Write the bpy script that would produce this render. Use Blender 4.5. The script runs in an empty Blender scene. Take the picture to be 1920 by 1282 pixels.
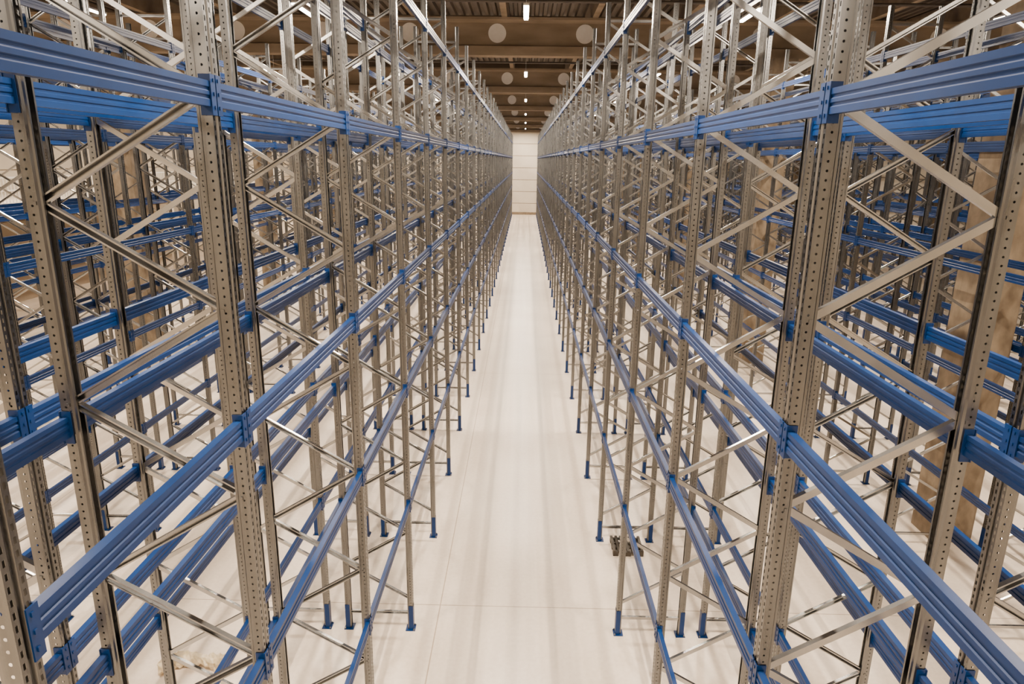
import bpy, math, random
from mathutils import Vector, Matrix
random.seed(3)
H=7.44; L=2.815; D0=3.86; FD=1.1; TOP=10.55
LEVELS=[2.25,4.13,5.83,7.76,9.6]
XL=-1.69; XR=1.60
NB=32; YEND=97.0; YBACK=-14.0; WL=-33.0; WR=31.0; CEIL=12.85
GY=[-.3,12.9,25.5,38.9,52.3,65.7,79.1,92.5]
scene=bpy.context.scene
# ---------------- materials
def mat(name):
    m=bpy.data.materials.new(name); m.use_nodes=True
    nt=m.node_tree; b=nt.nodes['Principled BSDF']; return m,nt,b
def noise_mat(name,c1,c2,scale=(1,1,1),nscale=5,detail=4,rough=.6,metal=0,bump=0,rand=0,coord='Object',rr=None,spec=None):
    m,nt,b=mat(name); N=nt.nodes.new; K=nt.links.new
    tc=N('ShaderNodeTexCoord'); mp=N('ShaderNodeMapping'); mp.inputs['Scale'].default_value=scale
    K(tc.outputs[coord],mp.inputs[0])
    no=N('ShaderNodeTexNoise'); no.inputs['Scale'].default_value=nscale; no.inputs['Detail'].default_value=detail
    if rand:
        oi=N('ShaderNodeObjectInfo'); va=N('ShaderNodeVectorMath'); va.operation='ADD'
        mu=N('ShaderNodeMath'); mu.operation='MULTIPLY'; mu.inputs[1].default_value=rand
        K(oi.outputs['Random'],mu.inputs[0]); K(mp.outputs[0],va.inputs[0]); K(mu.outputs[0],va.inputs[1]); K(va.outputs[0],no.inputs['Vector'])
    else: K(mp.outputs[0],no.inputs['Vector'])
    cr=N('ShaderNodeValToRGB'); cr.color_ramp.elements[0].position=.3; cr.color_ramp.elements[1].position=.7
    cr.color_ramp.elements[0].color=(*c1,1); cr.color_ramp.elements[1].color=(*c2,1)
    K(no.outputs['Fac'],cr.inputs[0]); K(cr.outputs[0],b.inputs['Base Color'])
    b.inputs['Roughness'].default_value=rough; b.inputs['Metallic'].default_value=metal
    if spec is not None: b.inputs['Specular IOR Level'].default_value=spec
    if rr:
        mr=N('ShaderNodeMapRange'); mr.inputs['To Min'].default_value=rr[0]; mr.inputs['To Max'].default_value=rr[1]
        K(no.outputs['Fac'],mr.inputs[0]); K(mr.outputs[0],b.inputs['Roughness'])
    if bump:
        bp=N('ShaderNodeBump'); bp.inputs['Strength'].default_value=bump; bp.inputs['Distance'].default_value=.01
        K(no.outputs['Fac'],bp.inputs['Height']); K(bp.outputs[0],b.inputs['Normal'])
    return m
M_STEEL=noise_mat('galvanised_steel',(.155,.157,.158),(.205,.207,.207),(5,5,.4),4,3,.3,1.0,rand=40,rr=(.24,.32))
M_BRACE=noise_mat('bright_zinc',(.36,.362,.36),(.42,.422,.42),(2,2,2),3,3,.28,1.0,rand=40,rr=(.22,.28))
M_BLUE=noise_mat('blue_powder_coat',(.0,.019,.092),(.0,.024,.112),(2,2,2),3,3,.38,0,rand=20,spec=.3)
M_CONC=noise_mat('raw_concrete',(.15,.11,.07),(.26,.20,.135),(1,1,.6),5,9,.85,0,bump=.4)
M_GIRD=noise_mat('girder_concrete',(.25,.19,.125),(.36,.28,.195),(.3,1,1),3,6,.85,0,bump=.2)
M_CEIL=noise_mat('roof_deck_paint',(.11,.085,.06),(.14,.11,.078),(1,1,1),1,3,.6,0)
M_WALL=noise_mat('wall_panel_paint',(.56,.49,.39),(.64,.57,.46),(.2,.2,.2),2,4,.7,0)
M_PIPE=noise_mat('pipe_paint',(.06,.045,.035),(.09,.07,.05),(1,1,1),2,2,.5,0)
M_DISC=noise_mat('girder_disc_white',(.88,.84,.76),(.92,.88,.82),(1,1,1),8,2,.6,0)  # pale discs set at the round holes of the girders
M_WHITE=noise_mat('white_paint',(.75,.72,.66),(.82,.79,.73),(1,1,1),4,2,.5,0)
M_PLAST=noise_mat('film_plastic',(.45,.35,.2),(.75,.63,.44),(1,1,1),12,4,.3,0)
M_DARK=noise_mat('dark_plastic',(.02,.015,.01),(.04,.03,.02),(1,1,1),12,4,.5,0)
def floor_mat():
    m,nt,b=mat('polished_concrete_floor'); N=nt.nodes.new; K=nt.links.new
    tc=N('ShaderNodeTexCoord')
    def nz(scale,s,d):
        mp=N('ShaderNodeMapping'); mp.inputs['Scale'].default_value=scale; K(tc.outputs['Object'],mp.inputs[0])
        n=N('ShaderNodeTexNoise'); n.inputs['Scale'].default_value=s; n.inputs['Detail'].default_value=d; K(mp.outputs[0],n.inputs['Vector']); return n
    a=nz((1,1,1),.5,8); s=nz((2.2,.05,1),1.6,5); f=nz((1,1,1),14,6)
    mx=N('ShaderNodeMix'); mx.data_type='FLOAT'; mx.inputs[0].default_value=.5; K(a.outputs['Fac'],mx.inputs[2]); K(s.outputs['Fac'],mx.inputs[3])
    m2=N('ShaderNodeMix'); m2.data_type='FLOAT'; m2.inputs[0].default_value=.25; K(mx.outputs[0],m2.inputs[2]); K(f.outputs['Fac'],m2.inputs[3])
    cr=N('ShaderNodeValToRGB'); e=cr.color_ramp.elements; e[0].position=.33; e[1].position=.62
    e[0].color=(.60,.49,.38,1); e[1].color=(.80,.695,.575,1); K(m2.outputs[0],cr.inputs[0])
    br=N('ShaderNodeTexBrick'); br.offset=0; br.inputs['Scale'].default_value=1; br.inputs['Mortar Size'].default_value=.01
    br.inputs['Brick Width'].default_value=8.9; br.inputs['Row Height'].default_value=13.2; br.inputs['Color1'].default_value=(1,1,1,1); br.inputs['Color2'].default_value=(1,1,1,1); br.inputs['Mortar'].default_value=(.55,.5,.44,1)
    mpb=N('ShaderNodeMapping'); mpb.inputs['Location'].default_value=(1.33,3.1,0); K(tc.outputs['Object'],mpb.inputs[0]); K(mpb.outputs[0],br.inputs['Vector'])
    mm=N('ShaderNodeMix'); mm.data_type='RGBA'; mm.blend_type='MULTIPLY'; mm.inputs[0].default_value=1
    K(cr.outputs[0],mm.inputs[6]); K(br.outputs[0],mm.inputs[7]); K(mm.outputs[2],b.inputs['Base Color'])
    b.inputs['Roughness'].default_value=.3
    return m
M_FLOOR=floor_mat()
m,nt,b=mat('led_diffuser'); b.inputs['Base Color'].default_value=(1,.95,.85,1); b.inputs['Emission Color'].default_value=(1,.86,.68,1); b.inputs['Emission Strength'].default_value=60; M_LED=m

# ---------------- mesh builder
class MB:
    def __init__(s): s.v=[]; s.f=[]; s.m=[]
    def quad(s,a,b,c,d,mi=0):
        n=len(s.v); s.v+= [a,b,c,d]; s.f.append((n,n+1,n+2,n+3)); s.m.append(mi)
    def box(s,x0,x1,y0,y1,z0,z1,mi=0):
        n=len(s.v); s.v+=[(x,y,z) for z in(z0,z1) for y in(y0,y1) for x in(x0,x1)]
        for f in((0,2,3,1),(4,5,7,6),(0,1,5,4),(2,6,7,3),(0,4,6,2),(1,3,7,5)): s.f.append(tuple(n+i for i in f)); s.m.append(mi)
    def prism(s,prof,axis,a,b,mi=0,caps=True,closed=True):
        n=len(s.v); k=len(prof)
        for t in(a,b):
            for p,q in prof:
                s.v.append({'x':(t,p,q),'y':(p,t,q),'z':(p,q,t)}[axis])
        for i in range(k if closed else k-1):
            j=(i+1)%k; s.f.append((n+i,n+j,n+k+j,n+k+i)); s.m.append(mi)
        if caps and closed: s.f.append(tuple(n+i for i in range(k))); s.m.append(mi); s.f.append(tuple(n+k+i for i in reversed(range(k)))); s.m.append(mi)
    def bar(s,p,q,prof,mi=0,up=Vector((0,1,0)),closed=False):
        p=Vector(p);q=Vector(q); d=(q-p).normalized(); side=up.cross(d).normalized(); u=up
        n=len(s.v);k=len(prof)
        for P in(p,q):
            for a,b in prof: s.v.append(tuple(P+side*a+u*b))
        for i in range(k if closed else k-1):
            j=(i+1)%k; s.f.append((n+i,n+j,n+k+j,n+k+i)); s.m.append(mi)
        if closed: s.f.append(tuple(n+i for i in range(k))); s.m.append(mi); s.f.append(tuple(n+k+i for i in reversed(range(k)))); s.m.append(mi)
    def mesh(s,name,mats):
        me=bpy.data.meshes.new(name); me.from_pydata(s.v,[],s.f)
        for mm in mats: me.materials.append(mm)
        me.polygons.foreach_set('material_index',s.m); me.update(); return me
def add(name,me,loc=(0,0,0),rot=0,parent=None):
    o=bpy.data.objects.new(name,me); scene.collection.objects.link(o); o.location=loc; o.rotation_euler=(0,0,rot)
    if parent: o.parent=parent
    return o
# ---------------- upright (local: outer face at x=0 looking -x; y across; z up)
def strip_holes(mb,P,Q,z0,z1,pitch,hw,hh,octo,off=0):
    P=Vector(P);Q=Vector(Q);W=(Q-P).length;dr=(Q-P)/W
    def pt(t,z): v=P+dr*t; return (v.x,v.y,z)
    c=W/2; z=z0
    zz=z0+off
    if off>0: mb.quad(pt(0,z0),pt(W,z0),pt(W,zz),pt(0,zz))
    while zz+pitch<=z1+1e-6:
        a=zz+(pitch-hh)/2; b2=a+hh
        mb.quad(pt(0,zz),pt(W,zz),pt(W,a),pt(0,a))
        l=c-hw/2; r=c+hw/2
        mb.quad(pt(0,a),pt(l,a),pt(l,b2),pt(0,b2)); mb.quad(pt(r,a),pt(W,a),pt(W,b2),pt(r,b2))
        if octo:
            k=.3*min(hw,hh)
            for (x,s1) in((l,1),(r,-1)):
                for (y,s2) in((a,1),(b2,-1)):
                    n=len(mb.v); mb.v+=[pt(x,y),pt(x+s1*k,y),pt(x,y+s2*k)]; mb.f.append((n,n+1,n+2)); mb.m.append(0)
        mb.quad(pt(0,b2),pt(W,b2),pt(W,zz+pitch),pt(0,zz+pitch))
        zz+=pitch
    if zz<z1: mb.quad(pt(0,zz),pt(W,zz),pt(W,z1),pt(0,z1))
def upright(mb,x0,sx):
    X=lambda t:x0+sx*t
    z0=.01; hw=.048
    for s in(-1,1):
        strip_holes(mb,(X(0),s*hw),(X(0),s*.015),z0,TOP,.05,.013,.026,False)
        strip_holes(mb,(X(0),s*hw),(X(.066),s*hw),z0,TOP,.05,.014,.014,True,.02)
        mb.prism([(X(0),s*.015),(X(.012),s*.010)],'z',z0,TOP,0,False,False)
        mb.prism([(X(.066),s*hw),(X(.076),s*(hw-.012)),(X(.09),s*(hw-.012)),(X(.09),s*.022)],'z',z0,TOP,0,False,False)
    mb.prism([(X(.012),-.010),(X(.012),.010)],'z',z0,TOP,0,False,False)
    a,b2=sorted((X(-.03),X(.125))); mb.box(a,b2,-.08,.08,0,.012,1)
    for yy in(-.066,.066):
        a,b2=sorted((X(-.02),X(0.0))); mb.box(a,b2,yy-.01,yy+.01,.012,.035,0)
    mb.prism([(X(.07),-.052),(X(-.004),-.052),(X(-.004),.052),(X(.07),.052)],'z',.012,.45,1,False,False)
    mb.prism([(X(0),-hw),(X(0),hw),(X(.088),hw),(X(.088),-hw)],'z',TOP,TOP+.003,0)
mb=MB(); upright(mb,0,1); upright(mb,FD,-1)
cprof=[(-.014,.018),(-.024,.018),(-.024,-.018),(.024,-.018),(.024,.018),(.014,.018)]
xa,xb=.05,FD-.05
z=.57; k=0
while z+.6<=TOP-.15:
    a=(xa if k%2==0 else xb,0,z); c=(xb if k%2==0 else xa,0,z+.6)
    mb.bar(a,c,cprof,2); z+=.6; k+=1
    mb.box(c[0]-.01,c[0]+.01,-.054,.054,c[2]-.01,c[2]+.01,0)
mb.bar((xa,0,.3),(xb,0,.3),cprof,2); mb.bar((xa,0,z+.04),(xb,0,z+.04),cprof,2)
ME_FRAME=mb.mesh('upright_frame',[M_STEEL,M_BLUE,M_BRACE])
def beams(length,levels,name):
    mb=MB(); h=length/2; e=h-.05
    prof=[(0,0),(0,.034),(.007,.040),(.007,.052),(0,.058),(0,.076),(.007,.082),(.007,.094),(0,.1),(0,.13)]
    prof=[(p,q) for p,q in prof]+[(.045-p,q) for p,q in reversed(prof)]
    for lv in levels:
        for x0,sx in((-.004,1),(FD+.004,-1)):
            mb.prism([(x0+sx*p,lv-.065+q) for p,q in prof],'y',-e,e,0)
            for s in(-1,1):
                a,b2=sorted((x0,x0+sx*.06)); c,d=sorted((s*e,s*(e-.006))); 
                mb.box(a,b2,c,d,lv-.11,lv+.10,0)
                a,b2=sorted((x0-sx*.007,x0)); c,d=sorted((s*(e-.012),s*(h-.006)))
                mb.box(a,b2,c,d,lv-.11,lv+.10,0)
                a,b2=sorted((x0-sx*.012,x0-sx*.007)); 
                for zz in(-.07,0,.07):
                    c,d=sorted((s*(h-.034),s*(h-.022))); mb.box(a,b2,c,d,lv+zz-.009,lv+zz+.009,0)
    return mb.mesh(name,[M_BLUE])
ME_BEAM=beams(L,LEVELS,'beam_set'); ME_SHORT=beams(1.9,LEVELS,'beam_set_short')
def rack(x,facing,short):
    e=bpy.data.objects.new('pallet_rack',None); scene.collection.objects.link(e); e.location=(x,0,0)
    rot=0 if facing<0 else math.pi
    ys=[D0+L*i for i in range(NB+1)]
    ys=[D0-(1.9 if short else L)]+ys
    for i,y in enumerate(ys): add('upright_frame',ME_FRAME,(0,y,0),rot,e)
    for i in range(len(ys)-1):
        me=ME_SHORT if (short and i==0) else ME_BEAM
        add('beam_set',me,(0,(ys[i]+ys[i+1])/2,0),rot,e)
def side(x0,s,short,gaps):
    aisles=[];x=x0;cols=[]
    for k,g in enumerate(gaps):
        rack(x,-s,short)
        x2=x+s*(2*FD+g); rack(x2,s,short)
        if g>.5: cols.append(x+s*(FD+g/2))
        aisles.append(x2+s*1.62); x=x2+s*3.24
    return aisles,cols
aR,cR=side(XR,1,False,(.27,.9,.27,.27)); aL,cL=side(XL,-1,True,(.27,.27,.9))
# ---------------- shell
mb=MB(); mb.box(WL,WR,YBACK,YEND,-.3,0); add('floor',mb.mesh('floor',[M_FLOOR]))
def panelwall(name,x0,x1,y0,y1):
    mb=MB()
    z=0; ph=CEIL/8
    for i in range(8):
        mb.box(x0,x1,y0,y1,z,z+ph-.07); z+=ph
    t=.02
    mb.box(x0+(t if x1-x0<1 else 0),x1-(t if x1-x0<1 else 0),y0+(t if y1-y0<1 else 0),y1-(t if y1-y0<1 else 0),0,CEIL,1)
    add(name,mb.mesh(name,[M_WALL,M_CONC]))
panelwall('wall_far',WL,WR,YEND,YEND+.3); panelwall('wall_back',WL,WR,YBACK-.3,YBACK)
panelwall('wall_left',WL-.3,WL,YBACK,YEND); panelwall('wall_right',WR,WR+.3,YBACK,YEND)
mb=MB(); mb.box(WL,WR,YEND-.06,YEND,0,.35); add('baseboard_far',mb.mesh('baseboard_far',[M_CONC]))
mb=MB(); x=WL
pr=[]
while x<WR: pr+=[(x,CEIL),(x+.12,CEIL),(x+.16,CEIL+.12),(x+.28,CEIL+.12)]; x+=.32
pr.append((WR,CEIL)); pr+=[(WR,CEIL+.3),(WL,CEIL+.3)]
mb.prism(pr,'y',YBACK,YEND,0,False); add('ceiling',mb.mesh('ceiling',[M_CEIL]))
# girders
GB=10.93; GT=12.15; HZ=11.62; HS=3.03
pg=[(-.26,0),(.26,0),(.26,.30),(.12,.36),(.12,GT-GB-.16),(.3,GT-GB-.08),(.3,GT-GB),(-.3,GT-GB),(-.3,GT-GB-.08),(-.12,GT-GB-.16),(-.12,.36),(-.26,.30)]
for gy in GY:
    mb=MB(); mb.prism([(gy+p,GB+q) for p,q in pg],'x',WL,WR)
    x=-1.05-HS*10
    while x<WR-1:
        for s in(-1,1):
            pts=[(x+.31*math.cos(t*math.pi/12),HZ+.04+.31*math.sin(t*math.pi/12)) for t in range(24)]
            ya,yb=sorted((gy+s*.12,gy+s*.135)); mb.prism(pts,'y',ya,yb,1)
        x+=HS
    add('roof_girder',mb.mesh('roof_girder',[M_GIRD,M_DISC]))
mb=MB(); x=WL+1.2
while x<WR-1: mb.box(x-.1,x+.1,YBACK,YEND,GT,CEIL); x+=3.1
add('roof_purlins',mb.mesh('roof_purlins',[M_GIRD]))
mb=MB()
for gy in GY:
    for k in(.25,.5,.75):
        y=gy+13.2*k
        if y<YEND-1: mb.prism([(y-.06,12.4),(y+.06,12.4),(y+.06,CEIL),(y-.06,CEIL)],'x',WL,WR)
add('roof_joists',mb.mesh('roof_joists',[M_CEIL]))
mb=MB()
def tube(mb,p,q,r,n=8):
    p=Vector(p);q=Vector(q); d=(q-p).normalized(); up=Vector((0,0,1)) if abs(d.z)<.9 else Vector((0,1,0))
    mb.bar(p,q,[(r*math.cos(2*math.pi*i/n),r*math.sin(2*math.pi*i/n)) for i in range(n)],0,up,True)
for gy in GY:
    for k in(.12,.62):
        y=gy+13.2*k
        if y<YEND-1: tube(mb,(WL+.1,y,11.8),(WR-.1,y,11.8),.045)
for x in(-6.7,6.6,-18,18): tube(mb,(x,YBACK+.1,11.92),(x,YEND-.1,11.92),.07)
add('sprinkler_pipes',mb.mesh('sprinkler_pipes',[M_PIPE]))
for cx in cR+cL+[WR-.45]:
    for gy in GY:
        mb=MB(); w=.4; c=.03
        p=[(-w+c,-w),(w-c,-w),(w,-w+c),(w,w-c),(w-c,w),(-w+c,w),(-w,w-c),(-w,-w+c)]
        mb.prism(p,'z',0,GB-.35); 
        w2=.43; mb.box(-w2,w2,-w2,w2,GB-.35,GB)
        add('concrete_column',mb.mesh('concrete_column',[M_CONC]),(cx,gy,0))
# ---------------- lamps
ME=MB(); ME.box(-.07,.07,-.85,.85,0,.05,0); ME.box(-.055,.055,-.82,.82,-.03,0,1)
for yy in(-.7,.7): ME.box(-.006,.006,yy-.006,yy+.006,.05,1.35,0)
ME_L=ME.mesh('linear_ceiling_lamp',[M_WHITE,M_LED])
xs=[(XL+XR)/2]+aR[:3]+aL+[-24.5]
LY=[-7.5,5.9,19.0,32.0,45.5,59,72.3,85.6,93.6]  # last row is added close to the far wall to brighten it
for i,x in enumerate(xs):
    for y in LY:
        o=add('linear_ceiling_lamp',ME_L,(x,y,11.1))
        ld=bpy.data.lights.new('lamp_light','AREA'); ld.shape='RECTANGLE'; ld.size=.12; ld.size_y=1.6
        ld.energy=1050 if i else 1400
        if y>90: ld.energy*=.6
        ld.color=(1,.835,.66)
        lo=bpy.data.objects.new('lamp_light',ld); scene.collection.objects.link(lo); lo.location=(0,0,-.04); lo.parent=o
# ---------------- mezzanine with guardrail (far left)
mb=MB(); mx=-22.5
mb.box(WL+.05,mx,12,64,4.75,5.2,0)
for y in range(14,64,6): mb.box(mx-.5,mx-.2,y-.15,y+.15,0,4.75,0)
for z in(5.3,5.85,6.4): mb.box(mx-.03,mx+.01,12,64,z-.03,z+.03,1)
y=12
while y<=64: mb.box(mx-.02,mx,y-.015,y+.015,5.2,6.4,1); y+=.2
add('mezzanine',mb.mesh('mezzanine',[M_WALL,M_WHITE]))
# ---------------- floor clutter
mb=MB()
for i in range(7): mb.box(-.3+i*.09,-.3+i*.09+.05,-.28,.28,.09,.12)
for i in range(4): mb.box(-.3,.29,-.28+i*.165,-.28+i*.165+.05,.06,.09)
for i in range(3):
    for j in range(3): mb.box(-.3+i*.245,-.2+i*.245,-.28+j*.23,-.18+j*.23,0,.06)
add('plastic_pallet',mb.mesh('plastic_pallet',[M_DARK]),(2.15,12.0,0))
mb=MB(); n=26; k=10
for i in range(n):
    t=i/(n-1); cx=t*1.0; cy=.12*math.sin(t*5); r=.09+.03*math.sin(t*9)*random.random()
    for j in range(k):
        a=2*math.pi*j/k; rr=r*(1+random.uniform(-.3,.3)); mb.v.append((cx+random.uniform(-.02,.02),cy+rr*math.cos(a)*1.3,max(0,.09+rr*math.sin(a))))
for i in range(n-1):
    for j in range(k): mb.f.append((i*k+j,i*k+(j+1)%k,(i+1)*k+(j+1)%k,(i+1)*k+j)); mb.m.append(0)
mb.f+= [tuple(range(k)),tuple((n-1)*k+j for j in range(k))]; mb.m+=[0,0]
add('plastic_film_roll',mb.mesh('plastic_film_roll',[M_PLAST]),(-5.3,8.35,0),.3)
# ---------------- world, camera
w=bpy.data.worlds.new('world'); scene.world=w; w.use_nodes=True
w.node_tree.nodes['Background'].inputs[0].default_value=(.05,.04,.03,1)
f=1270.0
vy=Vector((25,341,-f)).normalized(); vd=Vector((-66,-4730,-f)).normalized(); vz=(-vd); vz=(vz-vy*vz.dot(vy)).normalized(); vx=vy.cross(vz)
A=Matrix((vx,vy,vz)).transposed()
cam=bpy.data.cameras.new('camera'); co=bpy.data.objects.new('camera',cam); scene.collection.objects.link(co)
cam.sensor_width=36; cam.lens=f/1920*36; cam.clip_end=300; cam.clip_start=.05
co.matrix_world=Matrix.Translation((0,0,H)) @ A.transposed().to_4x4()
scene.camera=co
